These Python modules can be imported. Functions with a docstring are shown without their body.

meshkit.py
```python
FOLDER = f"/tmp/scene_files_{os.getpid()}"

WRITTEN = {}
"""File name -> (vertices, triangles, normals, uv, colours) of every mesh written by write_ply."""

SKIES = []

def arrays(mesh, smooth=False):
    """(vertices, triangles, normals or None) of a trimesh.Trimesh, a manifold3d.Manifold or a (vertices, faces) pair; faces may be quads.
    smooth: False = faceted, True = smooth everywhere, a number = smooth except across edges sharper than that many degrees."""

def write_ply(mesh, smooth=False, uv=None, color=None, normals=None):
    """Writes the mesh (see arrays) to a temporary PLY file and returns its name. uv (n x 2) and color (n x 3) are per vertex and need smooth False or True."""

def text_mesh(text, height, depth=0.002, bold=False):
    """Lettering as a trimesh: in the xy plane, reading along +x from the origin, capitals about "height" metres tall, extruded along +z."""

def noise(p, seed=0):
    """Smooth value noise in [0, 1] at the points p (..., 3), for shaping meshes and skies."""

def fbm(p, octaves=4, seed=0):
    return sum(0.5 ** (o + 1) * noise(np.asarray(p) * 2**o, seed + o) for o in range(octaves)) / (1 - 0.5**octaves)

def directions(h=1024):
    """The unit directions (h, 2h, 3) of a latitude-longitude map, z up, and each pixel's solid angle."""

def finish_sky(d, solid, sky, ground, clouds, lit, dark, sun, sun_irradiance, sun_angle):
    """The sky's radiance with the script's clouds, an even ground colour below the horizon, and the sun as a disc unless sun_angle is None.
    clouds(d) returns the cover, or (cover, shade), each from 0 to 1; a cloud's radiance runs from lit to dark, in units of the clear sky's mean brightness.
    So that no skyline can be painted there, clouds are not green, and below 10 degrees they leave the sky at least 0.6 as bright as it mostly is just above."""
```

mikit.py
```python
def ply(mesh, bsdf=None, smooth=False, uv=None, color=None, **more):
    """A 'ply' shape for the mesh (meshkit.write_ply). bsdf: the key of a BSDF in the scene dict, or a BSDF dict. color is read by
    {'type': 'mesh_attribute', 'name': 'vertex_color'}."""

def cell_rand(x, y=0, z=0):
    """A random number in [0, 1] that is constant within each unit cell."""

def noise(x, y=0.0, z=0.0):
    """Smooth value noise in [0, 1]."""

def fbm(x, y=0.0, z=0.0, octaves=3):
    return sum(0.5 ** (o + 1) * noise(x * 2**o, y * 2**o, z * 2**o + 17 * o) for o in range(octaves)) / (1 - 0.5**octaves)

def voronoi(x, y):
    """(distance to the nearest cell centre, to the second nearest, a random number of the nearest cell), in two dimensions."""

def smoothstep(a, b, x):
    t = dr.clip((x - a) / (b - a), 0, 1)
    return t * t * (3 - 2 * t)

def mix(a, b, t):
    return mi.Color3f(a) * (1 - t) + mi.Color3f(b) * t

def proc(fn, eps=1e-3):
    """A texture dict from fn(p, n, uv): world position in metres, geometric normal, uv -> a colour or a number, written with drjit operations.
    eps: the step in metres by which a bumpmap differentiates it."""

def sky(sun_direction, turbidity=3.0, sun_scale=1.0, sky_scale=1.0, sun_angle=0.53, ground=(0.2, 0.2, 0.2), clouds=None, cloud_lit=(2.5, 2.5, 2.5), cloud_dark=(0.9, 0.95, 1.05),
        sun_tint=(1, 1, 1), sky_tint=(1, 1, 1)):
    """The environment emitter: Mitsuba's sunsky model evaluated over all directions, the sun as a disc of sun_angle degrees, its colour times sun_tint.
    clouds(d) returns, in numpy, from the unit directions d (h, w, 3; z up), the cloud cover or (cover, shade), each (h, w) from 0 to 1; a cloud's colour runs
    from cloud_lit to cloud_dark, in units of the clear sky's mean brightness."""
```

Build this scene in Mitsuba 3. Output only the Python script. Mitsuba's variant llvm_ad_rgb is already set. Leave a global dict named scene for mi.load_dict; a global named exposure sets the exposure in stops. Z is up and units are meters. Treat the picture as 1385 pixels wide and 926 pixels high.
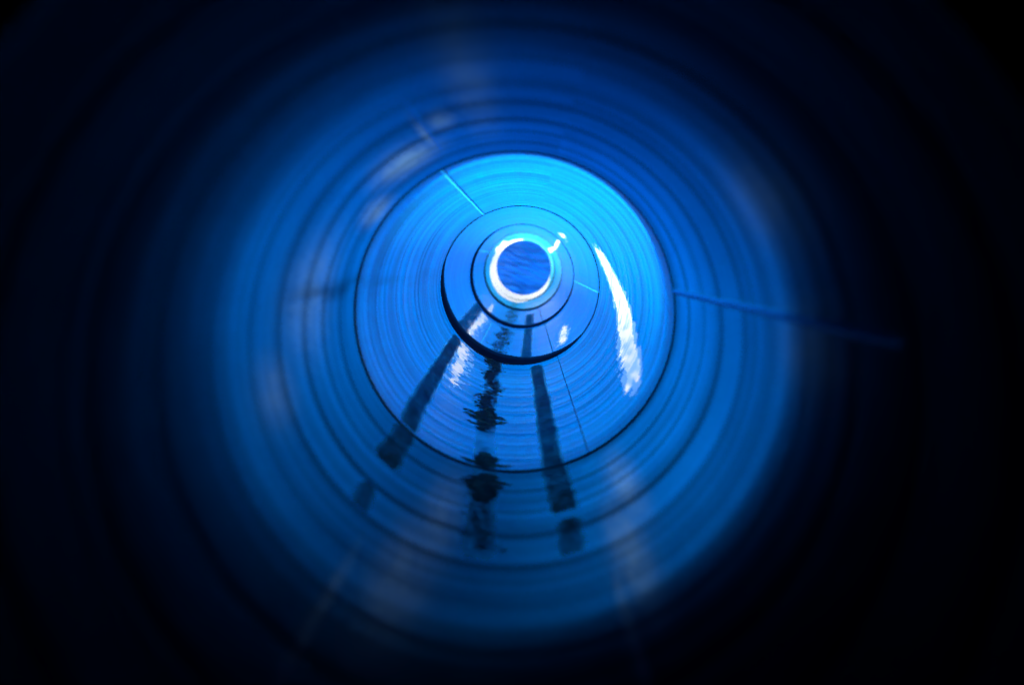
import math
import numpy as np
import trimesh
import drjit as dr
import mitsuba as mi
import mikit
import meshkit
from shapely.geometry import Polygon, Point
import shapely

T = mi.ScalarTransform4f
rng = np.random.default_rng(7)

# ------------------------------------------------------------------ camera, sky, exposure
R = 0.40                    # inner radius of the tube
AXIS_H = 1.15               # height of its axis above the ground
ROLL = 15.0                 # the photograph is rolled: the tube's lowest line lies 15 degrees left of the picture's bottom
FPX, PW, PH = 1500.0, 1385.0, 926.0
VP = (711.0, 349.3)         # where the tube's axis vanishes
OFF = (-0.068, 0.341)       # tube axis from the camera (picture right, picture down), in radii


def _basis():
    a = np.array([VP[0] - PW / 2, VP[1] - PH / 2, FPX]); a /= np.linalg.norm(a)
    r = np.cross([0, 1, 0], a); r /= np.linalg.norm(r)
    return r, np.cross(a, r), a


def wall(phi, z, rad=1.0):
    """World point on the tube: phi degrees from the picture's bottom towards its right, z and rad in radii."""
    t = np.radians(np.asarray(phi, float) + ROLL)
    rad, z = np.asarray(rad, float) * R, np.asarray(z, float) * R
    return np.stack(np.broadcast_arrays(rad * np.sin(t), z, AXIS_H - rad * np.cos(t)), -1)


_r, _d, _a = _basis()
_c, _s = math.cos(math.radians(ROLL)), math.sin(math.radians(ROLL))
M = np.stack([[_c, 0, _s], [_s, 0, -_c], [0, 1, 0]], 1)       # picture right, picture down, axis -> world
fwd = M @ np.array([_r[2], _d[2], _a[2]])
up = -(M @ np.array([_r[1], _d[1], _a[1]]))
eye = np.array([0, 0, AXIS_H]) - R * (M[:, 0] * OFF[0] + M[:, 1] * OFF[1])

scene = {"type": "scene"}
labels = {}
scene["camera"] = {
    "type": "thinlens", "fov": 2 * math.degrees(math.atan(PW / 2 / FPX)), "fov_axis": "x",
    "aperture_radius": 0.0095, "focus_distance": 12.0 * R, "near_clip": 0.02, "far_clip": 500.0,
    "to_world": T().look_at(origin=eye.tolist(), target=(eye + fwd).tolist(), up=up.tolist()),
}
scene["sky"] = mikit.sky((0.10, -0.45, 0.88), turbidity=3, sun_tint=(0.85, 0.95, 1.05))
exposure = 3.35

# ------------------------------------------------------------------ materials


def rgb(*c):
    return {"type": "rgb", "value": list(c)}


def phi_z(p):
    x, h = p.x, AXIS_H - p.z
    return dr.atan2(x, h) * (180 / math.pi) - ROLL, p.y / R


def plastic(trans, diff=(0.003, 0.12, 0.62), weight=0.6, alpha=0.06, ior=1.5):
    """Translucent glossy plastic sheet: a glossy coloured surface and light let through from the other side."""
    tex = (lambda c: c if isinstance(c, dict) else rgb(*c))
    return {
        "type": "blendbsdf", "weight": weight,
        "surface": {"type": "twosided", "inner": {"type": "roughplastic", "distribution": "ggx", "alpha": alpha, "int_ior": ior,
                                                  "diffuse_reflectance": tex(diff)}},
        "through": {"type": "principledthin", "base_color": tex(trans), "diff_trans": 2.0, "roughness": 0.6, "spec_trans": 0.0},
    }


def thickness(ph, z, rib, fine):
    """Share of the light that the moulded wall lets through: thick at the ribs, uneven from groove to groove."""
    d = z + 0.036 * dr.sin((ph + 40) * (math.pi / 180)) + 0.3
    k = dr.floor(d / 0.53)
    d = d - k * 0.53 - 0.265
    ribs = dr.exp(-dr.square(d / 0.055)) * (0.35 + 0.65 * mikit.cell_rand(k, 3)) * (0.55 + 0.9 * mikit.noise(ph * 0.02, k * 7.7))
    lines = 0.35 * mikit.noise(z * 4.6, ph * 0.008) + 0.35 * mikit.noise(z * 10, 1.5 + ph * 0.012) + 0.3 * mikit.noise(z * 26, 2.5)
    return (1 - rib * ribs) * (1 - fine + 2 * fine * lines)


def cloudy(base, lo, hi, fs=(3.0, 1.1), seed=0.0, rib=0.25, fine=0.25, dirt=False):
    """Pigment that varies a little along and around the tube."""
    base = np.array(base)

    def fn(p, n, uv):
        ph, z = phi_z(p)
        v = mikit.fbm(p.x * 5 + seed, p.y * fs[1], p.z * 5) * 0.6 + mikit.fbm(z * fs[0] + seed, 3.0) * 0.4
        return mi.Color3f(*base.tolist()) * (lo + (hi - lo) * v) * thickness(ph, z, rib, fine) * ((1 - grime(ph, z)) if dirt else 1)
    return mikit.proc(fn)


# reflections painted into the colour of the nearest section: (phi, z, half width in degrees, half length in radii, strength)
SHEENS = [(-147, 5.75, 8, 0.40, 1.0), (-128, 6.4, 5, 0.30, 0.7), (-162, 5.0, 3, 0.25, 0.7), (-156.4, 5.3, 1.1, 0.45, 0.9), (-172, 4.0, 4.5, 1.4, 0.40), (-21, 5.3, 5, 1.0, 0.36), (-25, 4.2, 6, 0.9, 0.42),
          (35, 5.6, 4, 0.7, 0.34), (30, 4.5, 4, 0.8, 0.42), (-37, 3.5, 1.2, 0.6, 0.5), (25, 3.5, 1.2, 0.7, 0.5), (-100, 5.4, 14, 0.5, 0.30), (122, 3.6, 9, 0.45, 0.35), (92, 3.5, 8, 0.4, 0.3), (-78, 4.6, 7, 0.3, 0.28)]


def grime(ph, z):
    """Dirt smeared along the wall on the left: the share of light it takes."""
    return 0.45 * dr.exp(-dr.square((ph + 98 + 3 * mikit.noise(z * 2.0, 4.4)) / 3.5)) * mikit.smoothstep(4.6, 5.2, z) * (1 - 0.7 * mikit.smoothstep(6.5, 10, z)) * mikit.smoothstep(0.05, 0.8, mikit.noise(ph * 0.35, z * 1.6))


def sheen_and_grime(base, pale):  # mixes painted reflections into the base colour, then darkens it by grime
    def fn(p, n, uv):
        ph, z = phi_z(p)
        m = mi.Float(0)
        for a, b, w, l, s in SHEENS:
            g = dr.exp(-dr.square((ph - a) / w) - dr.square((z - b) / l))
            m = dr.maximum(m, s * g)
        m *= 0.5 + mikit.fbm(ph * 0.6, z * 5.0)
        v = 0.8 + 0.4 * mikit.fbm(p.x * 5, z * 0.8, p.z * 5)
        return mikit.mix(base, pale, dr.clip(m, 0, 1)) * v * thickness(ph, z, 0.6, 0.5) * (1 - grime(ph, z))
    return mikit.proc(fn)


BLUE = np.array([0.002, 0.21, 0.95])
def end_pigment(p, n, uv):
    """The end sheet is thinner along its slanting ripples."""
    t = math.radians(ROLL - 22)
    x, h = p.x / R, (p.z - AXIS_H) / R
    a, b = x * math.cos(t) - h * math.sin(t), x * math.sin(t) + h * math.cos(t)
    v = mikit.noise(a * 1.6 + 3, b * 9) * 0.6 + mikit.noise(a * 3.5, b * 20 + 5) * 0.4
    return mi.Color3f(0.002, 0.21, 0.86) * (0.48 + 0.75 * mikit.smoothstep(0.25, 0.75, v))


scene["plastic_near"] = plastic(sheen_and_grime((0.001, 0.215, 0.76), (0.30, 0.54, 0.76)), sheen_and_grime((0.001, 0.004, 0.022), (0.16, 0.22, 0.32)), ior=1.18, alpha=0.09)
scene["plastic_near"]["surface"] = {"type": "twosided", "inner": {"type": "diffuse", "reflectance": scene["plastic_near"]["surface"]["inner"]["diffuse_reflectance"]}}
scene["plastic_second"] = plastic(cloudy([0.0, 0.28, 0.86], 0.5, 1.04, seed=2.0, rib=-0.18, fine=0.8, dirt=True), ior=1.25)
scene["plastic_third"] = plastic(cloudy([0.002, 0.225, 0.80], 0.85, 1.15, seed=5.0, fine=0.25, rib=0.15), ior=1.36)
scene["plastic_fourth"] = plastic(cloudy([0.002, 0.22, 0.82], 0.9, 1.1, seed=8.0, fine=0.25, rib=0.15), ior=1.36)
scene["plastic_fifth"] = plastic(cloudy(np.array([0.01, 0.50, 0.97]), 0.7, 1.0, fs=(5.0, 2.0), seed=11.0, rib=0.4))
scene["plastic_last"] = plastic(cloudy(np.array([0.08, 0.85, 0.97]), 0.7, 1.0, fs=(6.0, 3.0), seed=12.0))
scene["plastic_end"] = plastic(mikit.proc(end_pigment), alpha=0.2)
def painted_glare(p, n, uv):
    """Glare painted as clear white plastic, rippled with blue along the grooves."""
    ph, z = phi_z(p)
    v = 0.55 * mikit.noise(z * 16, ph * 0.05) + 0.45 * mikit.noise(ph * 0.30 + z * 1.5, z * 4.0)
    return mikit.mix((0.95, 0.95, 0.97), (0.30, 0.55, 0.95), mikit.smoothstep(0.36, 0.8, v))


scene["plastic_glare"] = plastic(mikit.proc(painted_glare), (0.45, 0.5, 0.62), weight=0.8)  # white glare put into the wall colour
scene["plastic_glare_end"] = plastic((0.97, 0.98, 0.98), (0.6, 0.62, 0.66), weight=0.9)  # overexposed light at the far end, put into a white sheet colour
scene["glare_halo"] = plastic((0.16, 0.44, 0.95), (0.05, 0.2, 0.6), weight=0.7)  # soft bluish rim of the painted glare
scene["seam_near"] = plastic((0.003, 0.25, 0.95), (0.002, 0.01, 0.06), alpha=0.15)
scene["seam_near"]["surface"] = {"type": "twosided", "inner": {"type": "diffuse", "reflectance": rgb(0.002, 0.01, 0.06)}}
scene["seam_bright"] = plastic((0.03, 0.62, 0.98), (0.01, 0.35, 0.8), alpha=0.15)
scene["seam_thick"] = plastic((BLUE * 0.3).tolist(), (0.002, 0.03, 0.2), alpha=0.15)
scene["rubber"] = {"type": "twosided", "inner": {"type": "principled", "roughness": 0.55, "specular": 0.15, "base_color": rgb(0.004, 0.008, 0.022)}}
scene["sleeve_black"] = {"type": "twosided", "inner": {"type": "diffuse", "reflectance": rgb(0.012, 0.004, 0.004)}}  # near-black of the sleeve added to darken the outer corners
scene["strip_brown_solid"] = {"type": "twosided", "inner": {"type": "diffuse", "reflectance": mikit.proc(
    lambda p, n, uv: mikit.mix((0.14, 0.055, 0.035), (0.03, 0.035, 0.06), mikit.smoothstep(2.2, 3.4, p.y)) * (0.3 + 1.4 * mikit.fbm(p.x * 45, p.y * 22, p.z * 45)))}}


def residue(solid, lo, hi):
    """A film of residue: denser in the middle, grainy and thin at its edges; uv is (across, along in radii)."""
    def opacity(p, n, uv):
        g = mikit.fbm(uv.x * 4, uv.y * 14, 2.0) - 0.5
        edge = 1 - mikit.smoothstep(0.62, 1.0, dr.abs(uv.x) + 0.5 * g)
        return dr.clip(edge * (lo + (hi - lo) * mikit.fbm(uv.x * 1.5, uv.y * 5, 7.0) + 0.25 * g), 0, 1)
    return {"type": "mask", "opacity": mikit.proc(opacity), "inner": {**scene[solid]}}


scene["strip_brown"] = residue("strip_brown_solid", 0.6, 1.1)
scene["strip_faded"] = residue("strip_brown_solid", 0.4, 1.0)
scene["stain"] = residue("strip_brown_solid", -0.3, 0.8)
del scene["strip_brown_solid"]
scene["mud"] = {"type": "twosided", "inner": {"type": "principled", "roughness": 0.8, "specular": 0.1, "base_color": mikit.proc(
    lambda p, n, uv: mikit.mix((0.010, 0.008, 0.007), (0.16, 0.09, 0.05), mikit.smoothstep(0.45, 0.85, mikit.fbm(p.x * 70, p.y * 50, p.z * 70))))}}
scene["blocker_black"] = {"type": "twosided", "inner": {"type": "diffuse", "reflectance": mikit.proc(
    lambda p, n, uv: mi.Color3f(0.016, 0.010, 0.009) * (0.7 + 0.6 * mikit.fbm(p.x * 3, p.y * 3, p.z * 3)))}}  # near-black colour of the added daylight blocker
scene["earth"] = {"type": "twosided", "inner": {"type": "diffuse", "reflectance": mikit.proc(
    lambda p, n, uv: mikit.mix((0.29, 0.28, 0.26), (0.40, 0.39, 0.37), mikit.fbm(p.x * 2, p.y * 2, 0)))}}

# ------------------------------------------------------------------ setting and added daylight blocker
scene["ground"] = mikit.ply(trimesh.Trimesh([[-120, -120, 0], [120, -120, 0], [120, 160, 0], [-120, 160, 0]], [[0, 1, 2], [0, 2, 3]]), "earth")
labels["ground"] = {"kind": "structure", "label": "pale bare earth under the tube"}

SH_Y0, SH_Y1, SH_W, SH_H, BLOCKER_REACH, HOLE = -4.0, 1.60, 0.95, 2.7, 2.2, 0.145  # unseen box added to block daylight and shape the near falloff


def box(x0, x1, y0, y1, z0, z1):
    b = trimesh.creation.box((x1 - x0, y1 - y0, z1 - z0))
    b.apply_translation(((x0 + x1) / 2, (y0 + y1) / 2, (z0 + z1) / 2))
    return b


labels["light_blocker"] = {"label": "unseen dark box added to block daylight round the near end of the blue tube", "category": "light_blocker"}
scene["light_blocker__wall"] = mikit.ply(box(-SH_W - 0.15, -SH_W, SH_Y0, SH_Y1, 0, SH_H), "blocker_black")
scene["light_blocker__wall_001"] = mikit.ply(box(SH_W, SH_W + 0.15, SH_Y0, SH_Y1, 0, SH_H), "blocker_black")
scene["light_blocker__wall_002"] = mikit.ply(box(-SH_W, SH_W, SH_Y0, SH_Y0 + 0.15, 0, SH_H), "blocker_black")
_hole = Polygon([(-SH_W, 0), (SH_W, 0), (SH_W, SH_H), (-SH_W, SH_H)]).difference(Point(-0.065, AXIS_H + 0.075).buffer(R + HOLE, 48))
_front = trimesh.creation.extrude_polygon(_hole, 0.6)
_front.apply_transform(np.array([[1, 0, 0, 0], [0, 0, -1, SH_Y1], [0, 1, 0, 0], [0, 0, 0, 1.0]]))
scene["light_blocker__front_wall"] = mikit.ply(_front, "blocker_black")
scene["light_blocker__roof"] = mikit.ply(box(-SH_W - 0.2, SH_W + 0.2, SH_Y0 - 0.05, BLOCKER_REACH, SH_H, SH_H + 0.16), "blocker_black")

# ------------------------------------------------------------------ the tube: six sections with ribs, seams and rubber seals
JOINTS = [1.70, 6.93, 14.02, 21.3, 28.4, 35.2, 40.6]
NPHI = 360
groove = np.interp(np.arange(0, 60, 0.02), np.arange(0, 60, 0.075), rng.normal(0, 1, 800))
groove2 = np.interp(np.arange(0, 60, 0.02), np.arange(0, 60, 0.23), rng.normal(0, 1, 261)[:261])


def relief(phi, z):
    """Inner radius of the moulded wall in radii: ribs round the tube, finer grooves, a slight unevenness."""
    d = (z + 0.012 * np.sin(np.radians(phi + 40)) * 3 + 0.3) % 0.53 - 0.265
    rib = np.exp(-(d / 0.05) ** 2)
    k = np.clip(((z + 1) / 0.02).astype(int), 0, len(groove) - 1)
    soft = np.clip((z - 5) / 4, 0.3, 1)
    wob = np.sin(np.radians(phi * 2 + z * 9)) * np.sin(z * 0.9 + np.radians(phi))
    return 1 - 0.006 * rib - 0.0010 * groove[k] * soft - 0.0022 * groove2[k] + 0.0025 * wob


# glare painted into the wall as clear white patches, as outlines in (phi, z)
GLARE_PATCHES = {
    2: [("long white glare streak painted as clear plastic on the right wall", [(118.88, 13.23), (116.17, 12.37), (104.88, 11.76), (95.43, 10.98), (86.87, 10.13), (79.78, 9.41), (75.4, 9.3), (69.62, 8.56), (63.28, 7.86), (58.67, 7.78), (50.71, 7.8), (50.54, 8.08), (56.54, 8.42), (58.34, 9.22), (61.41, 9.7), (65.29, 9.76), (69.28, 10.57), (77.46, 11.08), (88.52, 12.07), (101.87, 12.93)]),
        ("short ribbed painted white glare streak just right of the dark strip on the left", [(-45.2, 13.67), (-41.37, 13.79), (-37.63, 12.51), (-35.44, 11.11), (-34.25, 10.11), (-37.2, 10.02), (-41.38, 11.22), (-45.14, 12.48)])],
    3: [("knotted painted white glare streak along the lower left wall", [(-46.26, 20.78), (-40.47, 20.26), (-42.88, 17.78), (-42.95, 16.49), (-42.67, 15.28), (-44.74, 14.3), (-48.37, 14.69), (-48.72, 16.57)]),
        ("painted white glint at the upper right", [(137.83, 19.35), (136.69, 17.58), (133.33, 19.88)]),
        ("faint painted glint at the lower right, before the thick crescent", [(42.5, 17.85), (43.85, 17.02), (38.76, 15.19), (33.45, 15.09), (36.03, 16.47)])],
    4: [("small painted white glare dash at the lower left", [(-44.84, 25.2), (-43.0, 26.15), (-39.82, 23.59), (-41.56, 21.6), (-44.97, 21.6)]),
        ("bright painted glare streak at the upper right", [(130.34, 28.2), (127.86, 28.0), (132.24, 25.97), (135.59, 21.5), (132.27, 21.55), (125.55, 27.39), (124.66, 28.2)])],
    5: [("bright painted glare streak at the upper right of the ring", [(120.66, 34.9), (123.9, 35.1), (130.34, 34.85), (128.86, 31.04), (130.34, 28.6), (124.66, 28.6)]),
        ("patches of bright light painted at the upper left", [(-150, 35.0), (-120, 35.0), (-128, 31.5), (-136, 33.0), (-146, 31.0)]),
        ("band of bright light painted at the left and bottom of the ring", [(-128, 35.19), (-112, 34.2), (-90, 33.2), (-50, 32.6), (-10, 33.2), (12, 35.19)])],
    6: [("band of bright light painted round the left and bottom", [(-178, 40.5), (-178, 38.5), (-150, 35.6), (-60, 35.25), (30, 35.4), (60, 38.0), (75, 40.5)])],
}

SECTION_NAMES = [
    ("plastic_near", "nearest dark blue ribbed tube section with painted pale reflections, fading to black towards the viewer"),
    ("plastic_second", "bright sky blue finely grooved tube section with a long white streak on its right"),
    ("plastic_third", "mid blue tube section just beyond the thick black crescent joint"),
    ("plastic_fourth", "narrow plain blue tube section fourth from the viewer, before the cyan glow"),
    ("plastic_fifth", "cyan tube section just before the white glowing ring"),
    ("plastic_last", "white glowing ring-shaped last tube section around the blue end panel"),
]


def section_key(i):
    return "tube_section" + (f"_{i - 1:03d}" if i > 1 else "")


# moulded seams: (phi, from z, to z, half width in degrees, height in radii, material, side of the thick edge)
SEAMS = {1: [(98.2, 2.75, 6.9, 0.6, 0.012, "seam_near", -1), (-157.5, 4.2, 6.0, 0.3, 0.006, "seam_near", 0)],
         2: [(-152.6, 6.96, 13.98, 0.5, 0.010, "seam_bright", -1), (27.8, 6.96, 13.98, 0.3, 0.006, "seam_thick", 0)],
         3: [(84.8, 14.06, 21.2, 0.6, 0.006, "seam_bright", 0), (25.5, 14.06, 21.2, 0.4, 0.006, "seam_thick", 0), (-33.5, 14.1, 20, 0.35, 0.006, "seam_bright", 0)],
         4: [(-120.0, 21.4, 28.3, 0.6, 0.006, "seam_bright", 0), (24.0, 21.4, 28.3, 0.5, 0.006, "seam_thick", 0)]}

for i in range(1, 7):
    z0, z1 = JOINTS[i - 1] + 0.004, JOINTS[i] - 0.004
    nz = int((z1 - z0) / 0.022)
    zz = np.linspace(z0, z1, nz)
    ph = list(np.arange(NPHI) * (360 / NPHI) - 180)
    for p_, _, _, w_, _, _, _ in SEAMS.get(i, ()):
        ph = [x for x in ph if abs(x - p_) > 3 * w_ + 0.3] + list(p_ + w_ * np.arange(-3, 3.01, 0.5))
    ph = np.array(sorted(ph))
    NP = len(ph)
    P, Z = np.meshgrid(ph, zz)
    rad = relief(P, Z)
    for p_, a_, b_, w_, h_, _, _ in SEAMS.get(i, ()):
        rad -= h_ * np.exp(-((P - p_) / (0.8 * w_)) ** 2) * ((Z > a_) & (Z < b_))
    edge = np.minimum(Z - z0, z1 - Z)
    rad += 0.010 * np.exp(-(edge / 0.05) ** 2)
    V = wall(P, Z, rad).reshape(-1, 3)
    a, b = np.meshgrid(np.arange(NP), np.arange(nz - 1))
    a2 = (a + 1) % NP
    q = np.stack([b * NP + a, b * NP + a2, (b + 1) * NP + a2, (b + 1) * NP + a], -1).reshape(-1, 4)
    cp, cz = (ph[a] + ((ph[a2] - ph[a]) % 360) / 2).ravel(), ((zz[b] + zz[b + 1]) / 2).ravel()
    which = np.zeros(len(q), int)
    jag = (meshkit.noise(np.stack([cp * 0.35, cz * 9.0, 0 * cz], -1), 3) - 0.5)
    for k, (_, poly) in enumerate(GLARE_PATCHES.get(i, ()), 1):
        if i == 2 and k == 1:
            slim = Polygon([(x * 0.06, y) for x, y in poly]).buffer(0).buffer(-0.075)
            slim = max(getattr(slim, "geoms", [slim]), key=lambda g: g.area)
            poly = [(x / 0.06, y) for x, y in slim.exterior.coords]
        inside = shapely.contains_xy(Polygon(poly).buffer(0), cp + jag * (5 if i < 4 else 3), cz + jag * 0.35)
        which[inside] = k
        if i in (2, 3):
            around = shapely.contains_xy(Polygon(poly).buffer(0), cp + jag * 12, cz + jag * 0.5)
            for dp, dz in ((2.2, 0), (-2.2, 0), (0, 0.22), (0, -0.22)):
                around |= shapely.contains_xy(Polygon(poly).buffer(0), cp + jag * 10 + dp, cz + jag * 0.5 + dz)
            which[around & (which == 0)] = 50 + k
    for k, (p_, a_, b_, w_, _, _, side) in enumerate(SEAMS.get(i, ())):
        along = (cz > a_) & (cz < b_) & (which == 0)
        which[along & (np.abs(cp - p_) < w_)] = 100 + k
        if side:
            which[along & ((cp - p_) * side > w_) & ((cp - p_) * side < 2.5 * w_)] = 200 + k
    key = section_key(i)
    mat, text = SECTION_NAMES[i - 1]
    labels[key] = {"label": text, "category": "tube section", "group": "sections of the blue tube"}
    n = meshkit.arrays((V, q), True)[2]

    def piece(f):
        used, inv = np.unique(f, return_inverse=True)
        return trimesh.Trimesh(V[used], np.vstack([inv.reshape(-1, 4)[:, [0, 1, 2]], inv.reshape(-1, 4)[:, [0, 2, 3]]]), process=False)
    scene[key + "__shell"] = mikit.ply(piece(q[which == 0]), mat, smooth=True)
    for k, (text, _) in enumerate(GLARE_PATCHES.get(i, ()), 1):
        if (which == k).any():
            pk = key + "__glare_patch" + (f"_{k - 1:03d}" if k > 1 else "")
            scene[pk] = mikit.ply(piece(q[which == k]), "plastic_glare_end" if i > 4 else "plastic_glare", smooth=True)
            labels[pk] = {"label": text}
        if (which == 50 + k).any():  # rim that softens the painted glare
            scene[key + "__glare_edge" + (f"_{k - 1:03d}" if k > 1 else "")] = mikit.ply(piece(q[which == 50 + k]), "glare_halo", smooth=True)
            labels[key + "__glare_edge" + (f"_{k - 1:03d}" if k > 1 else "")] = {"kind": "stuff"}
    for k, seam in enumerate(SEAMS.get(i, ())):
        tail = f"_{k:03d}" if k else ""
        scene[key + "__seam" + tail] = mikit.ply(piece(q[which == 100 + k]), seam[5], smooth=True)
        if seam[6]:
            scene[key + "__seam_edge" + tail] = mikit.ply(piece(q[which == 200 + k]), "seam_thick", smooth=True)


def seal(z, length, rise):
    """A rubber ring in a joint; rise(phi) is how far it stands into the tube."""
    ph = np.arange(240) * 1.5 - 180
    prof = np.array([(-0.5, 0.014), (-0.45, -0.7), (-0.3, -1.0), (0.3, -1.0), (0.45, -0.7), (0.5, 0.014)])
    V = []
    for zz, f in prof:
        rr = 1 + (f if f > 0 else f * rise(ph))
        V.append(wall(ph, z + zz * length, rr))
    V = np.concatenate(V)
    a, b = np.meshgrid(np.arange(240), np.arange(len(prof) - 1))
    q = np.stack([b * 240 + a, b * 240 + (a + 1) % 240, (b + 1) * 240 + (a + 1) % 240, (b + 1) * 240 + a], -1).reshape(-1, 4)
    return V, q


def bump(ph, mid, half, power=1.0):
    d = np.abs((ph - mid + 180) % 360 - 180) / half
    return np.clip(1 - d**2, 0, 1) ** power


SEALS = [(1, 6.93, 0.04, lambda p: 0.003 + 0.004 * bump(p, -20, 120)),
         (2, 14.02, 0.16, lambda p: 0.006 + 0.10 * bump(p, -28, 82, 1.2)),
         (3, 21.3, 0.20, lambda p: 0.014 + 0.055 * bump(p, -35, 120)),
         (4, 28.4, 0.20, lambda p: 0.010 + 0.045 * bump(p, -20, 110)),
         (5, 35.2, 0.25, lambda p: 0.004 + 0.035 * bump(p, 60, 100))]
for i, z_, l_, f_ in SEALS:
    scene[section_key(i) + "__seal"] = mikit.ply(seal(z_, l_, f_), "rubber", smooth=30)
labels[section_key(2) + "__seal"] = {"label": "black rubber seal bulging into a thick crescent at the lower left"}

# added black sleeve standing in for the darkness round the mouth of the tube
zc = np.linspace(-0.9, 1.72, 60)
cP, cZ = np.meshgrid(np.arange(180) * 2.0 - 180, zc)
cV = wall(cP, cZ, 1.0 - 0.006 * np.cos(cZ * 12) - 0.003).reshape(-1, 3)
a, b = np.meshgrid(np.arange(180), np.arange(59))
q = np.stack([b * 180 + a, b * 180 + (a + 1) % 180, (b + 1) * 180 + (a + 1) % 180, (b + 1) * 180 + a], -1).reshape(-1, 4)
scene[section_key(1) + "__added_dark_sleeve"] = mikit.ply((cV, q), "sleeve_black", smooth=True)
labels[section_key(1) + "__added_dark_sleeve"] = {"label": "added black sleeve standing in for shade round the mouth, at the picture's edge"}

# the end panel: a rippled blue sheet closing the far end
nr, na = 60, 160
rr, aa = np.meshgrid(np.linspace(0, 1.0, nr), np.arange(na) * 2 * math.pi / na)
px, pd = rr * np.sin(aa), rr * np.cos(aa)                       # picture right, picture down
u = px * math.sin(math.radians(-22)) + pd * math.cos(math.radians(-22))
w = px * math.cos(math.radians(-22)) - pd * math.sin(math.radians(-22))
wave = np.sin(u * 30 + 1.4 * meshkit.noise(np.stack([w * 2.5, u * 3, 0 * u], -1), 5) * 4) * 1.5 * (0.35 + meshkit.noise(np.stack([w * 3, u * 5, 0 * u], -1), 9))
V = wall(np.degrees(aa), 40.6 + 0.022 * wave, rr).reshape(-1, 3)
a, b = np.meshgrid(np.arange(nr - 1), np.arange(na))
q = np.stack([b * nr + a, b * nr + a + 1, ((b + 1) % na) * nr + a + 1, ((b + 1) % na) * nr + a], -1).reshape(-1, 4)
scene["end_panel"] = mikit.ply((V, q), "plastic_end", smooth=True)
labels["end_panel"] = {"label": "round rippled deep blue panel closing the far end of the tube", "category": "panel"}


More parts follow.
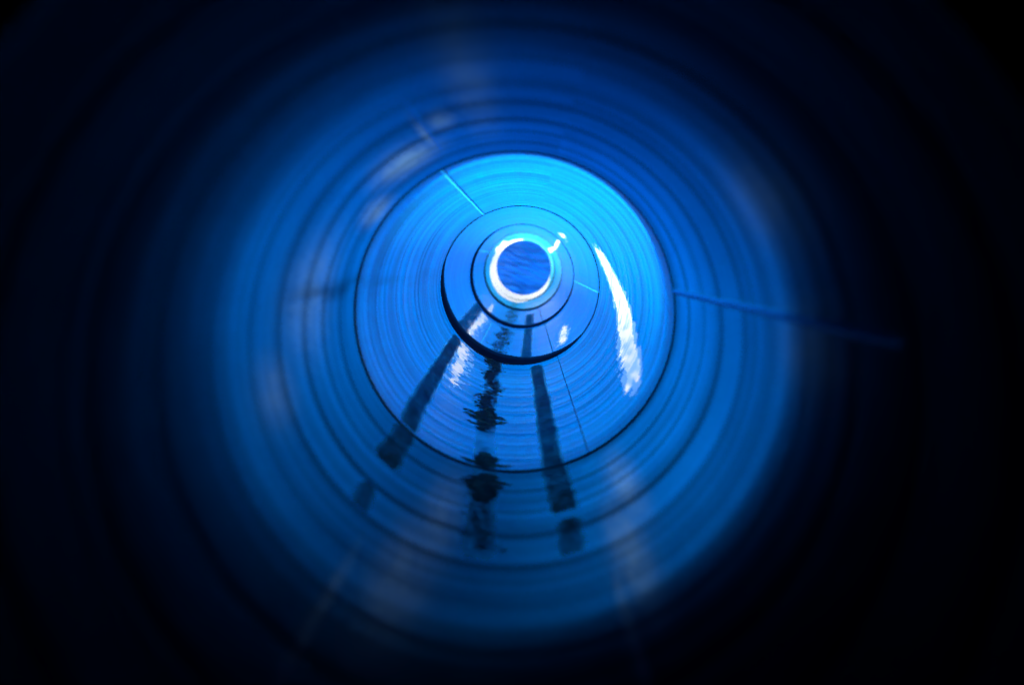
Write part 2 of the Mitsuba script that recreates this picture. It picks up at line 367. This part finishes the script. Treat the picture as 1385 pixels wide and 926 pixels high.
# ------------------------------------------------------------------ dark strips on the tube's floor
def strip(path, half, thick=0.008, seed=0):
    """A thin strip following the floor of the tube: path of (phi, z), half width in degrees; ragged edges."""
    path = np.array(path)
    zs = np.arange(path[:, 1].min(), path[:, 1].max(), 0.04)
    o = np.argsort(path[:, 1])
    mid = np.interp(zs, path[o, 1], path[o, 0])
    t = np.linspace(-1, 1, 9)
    A, B = np.meshgrid(t, zs)
    rag = 1.08 + 0.2 * (meshkit.noise(np.stack([zs * 7, 0 * zs, 0 * zs], -1), seed) - 0.5)
    ends = np.clip(np.minimum(zs - zs[0], zs[-1] - zs) / 0.12, 0, 1) ** 0.5 * 0.35 + 0.65
    hw = half * rag * ends
    lift = 0.004 + thick * (1 - A**4)
    V = wall(mid[:, None] + A * hw[:, None], B, relief(mid[:, None] + A * hw[:, None], B) - lift).reshape(-1, 3)
    a, b = np.meshgrid(np.arange(8), np.arange(len(zs) - 1))
    q = np.stack([b * 9 + a, b * 9 + a + 1, (b + 1) * 9 + a + 1, (b + 1) * 9 + a], -1).reshape(-1, 4)
    return (V, q), np.stack([A.ravel(), B.ravel()], -1)


STRIPS = {
    "dark_strip": ("dark strip of brown residue along the left side of the tube floor", [
        ([(-55.0, 21.0), (-52.5, 14.3)], 6.0), ([(-50.5, 13.6), (-48.0, 10.5), (-44.9, 7.62), (-43.0, 6.98)], 4.2), ([(-42.9, 6.9), (-42.6, 5.75)], 4.6), ([(-42.6, 5.2), (-41.8, 4.75)], 2.8)]),
    "dark_strip_001": ("dark strip of brown residue down the middle of the tube floor, nearest the right", [
        ([(9.9, 26.3), (7.5, 21.5)], 5.5), ([(7.0, 21.0), (4.0, 14.3)], 4.3), ([(11.5, 13.6), (12.6, 11.0), (13.6, 8.13), (14.0, 6.9)], 4.3), ([(14.2, 6.88), (16.0, 5.6)], 4.5), ([(16.5, 5.45), (16.0, 4.78)], 3.8)]),
}
for key, (text, segs) in STRIPS.items():
    labels[key] = {"label": text, "category": "strip", "group": "dark strips along the tube floor"}
    for k, (path, half) in enumerate(segs):
        mesh, uv = strip(path, half, seed=11 * k + len(key))
        scene[key + "__segment" + (f"_{k:03d}" if k else "")] = mikit.ply(mesh, "strip_faded" if path[-1][1] < 5.5 or path[0][1] > 20 else "strip_brown", smooth=True, uv=uv)
mesh, uv = strip([(-17.5, 13.9), (-15.0, 9.0), (-10.5, 6.6), (-8.5, 4.8)], 4.2, 0.003, 77)
scene["dirt_stain"] = mikit.ply(mesh, "stain", smooth=True, uv=uv)
labels["dirt_stain"] = {"label": "faint brown dirt stain running under the clumps along the lowest line", "category": "stain"}

# ------------------------------------------------------------------ dirt along the lowest line
ico = trimesh.creation.icosahedron()


def crumbs(n, sample, size, seed):
    """Flattened crumbs lying on the wall: sample(rng) -> phi, z; drawn out along the grooves."""
    g = np.random.default_rng(seed)
    vs, fs, off = [], [], 0
    for _ in range(n):
        p_, z_ = sample(g)
        s = size * g.uniform(0.4, 1.4)
        shape = ico.vertices * g.uniform(0.6, 1.2, (12, 1))
        dphi = np.degrees(s * g.uniform(0.8, 2.2)) * shape[:, 0]
        dz = s * g.uniform(0.5, 1.6) * shape[:, 1]
        lift = s * g.uniform(0.2, 0.5) * shape[:, 2] + s * 0.15
        vs.append(wall(p_ + dphi, z_ + dz, relief(p_ + dphi, z_ + dz) - lift))
        fs.append(ico.faces + off)
        off += 12
    return trimesh.Trimesh(np.concatenate(vs), np.concatenate(fs), process=False)


def clump(phi, z, wphi, wz):
    spread = {}

    def sample(g):
        zz = z + np.clip(g.normal(), -1.7, 1.7) * wz * 0.5
        row = int(zz / 0.09)
        if row not in spread:
            spread[row] = (0.3 + 1.4 * g.uniform() ** 2.5, g.uniform(-0.2, 0.2))
        wide, shift = spread[row]
        narrow = math.exp(-((zz - z) / (wz * 0.5)) ** 2) * wide + 0.2
        return phi + (np.clip(g.normal(), -2.0, 2.0) * 0.55 * narrow + shift) * wphi, zz
    return sample


CLUMPS = [((-14.8, 9.0, 6.5, 0.75), 500, "ragged brown dirt clump sitting before the second joint, centre of the tube floor"),
          ((-9.8, 6.35, 7.5, 0.45), 500, "broad dark dirt clump sitting just this side of the largest joint"),
          ((-11.5, 7.15, 5.0, 0.35), 350, "dark dirt clump lying just beyond the largest joint"),
          ((-20.0, 13.75, 9.0, 0.8), 420, "black dirt clump against the thick black crescent joint")]
for k, (args, n, text) in enumerate(CLUMPS):
    key = "dirt_clump" + (f"_{k:03d}" if k else "")
    scene[key] = mikit.ply(crumbs(n * 3, clump(*args), 0.013, 50 + k), "mud")
    labels[key] = {"label": text, "category": "dirt clump", "group": "clumps of dirt on the tube floor"}


def trail(g):
    z = g.choice([g.uniform(9.2, 14), g.uniform(14, 20.5), g.uniform(21, 27), g.uniform(27, 33), g.uniform(5, 6.6)], p=[0.46, 0.28, 0.13, 0.08, 0.05])
    mid = np.interp(z, [5, 6.3, 9, 14, 26], [-8, -9.5, -15, -19, -14])
    return mid + g.normal() * (2.2 if z < 14 else 3.5) + 2 * math.sin(z * 3), z


scene["dirt"] = mikit.ply(crumbs(3000, trail, 0.012, 90), "mud")
labels["dirt"] = {"kind": "stuff", "label": "scattered dark dirt specks trailing along the lowest line of the tube", "category": "dirt"}
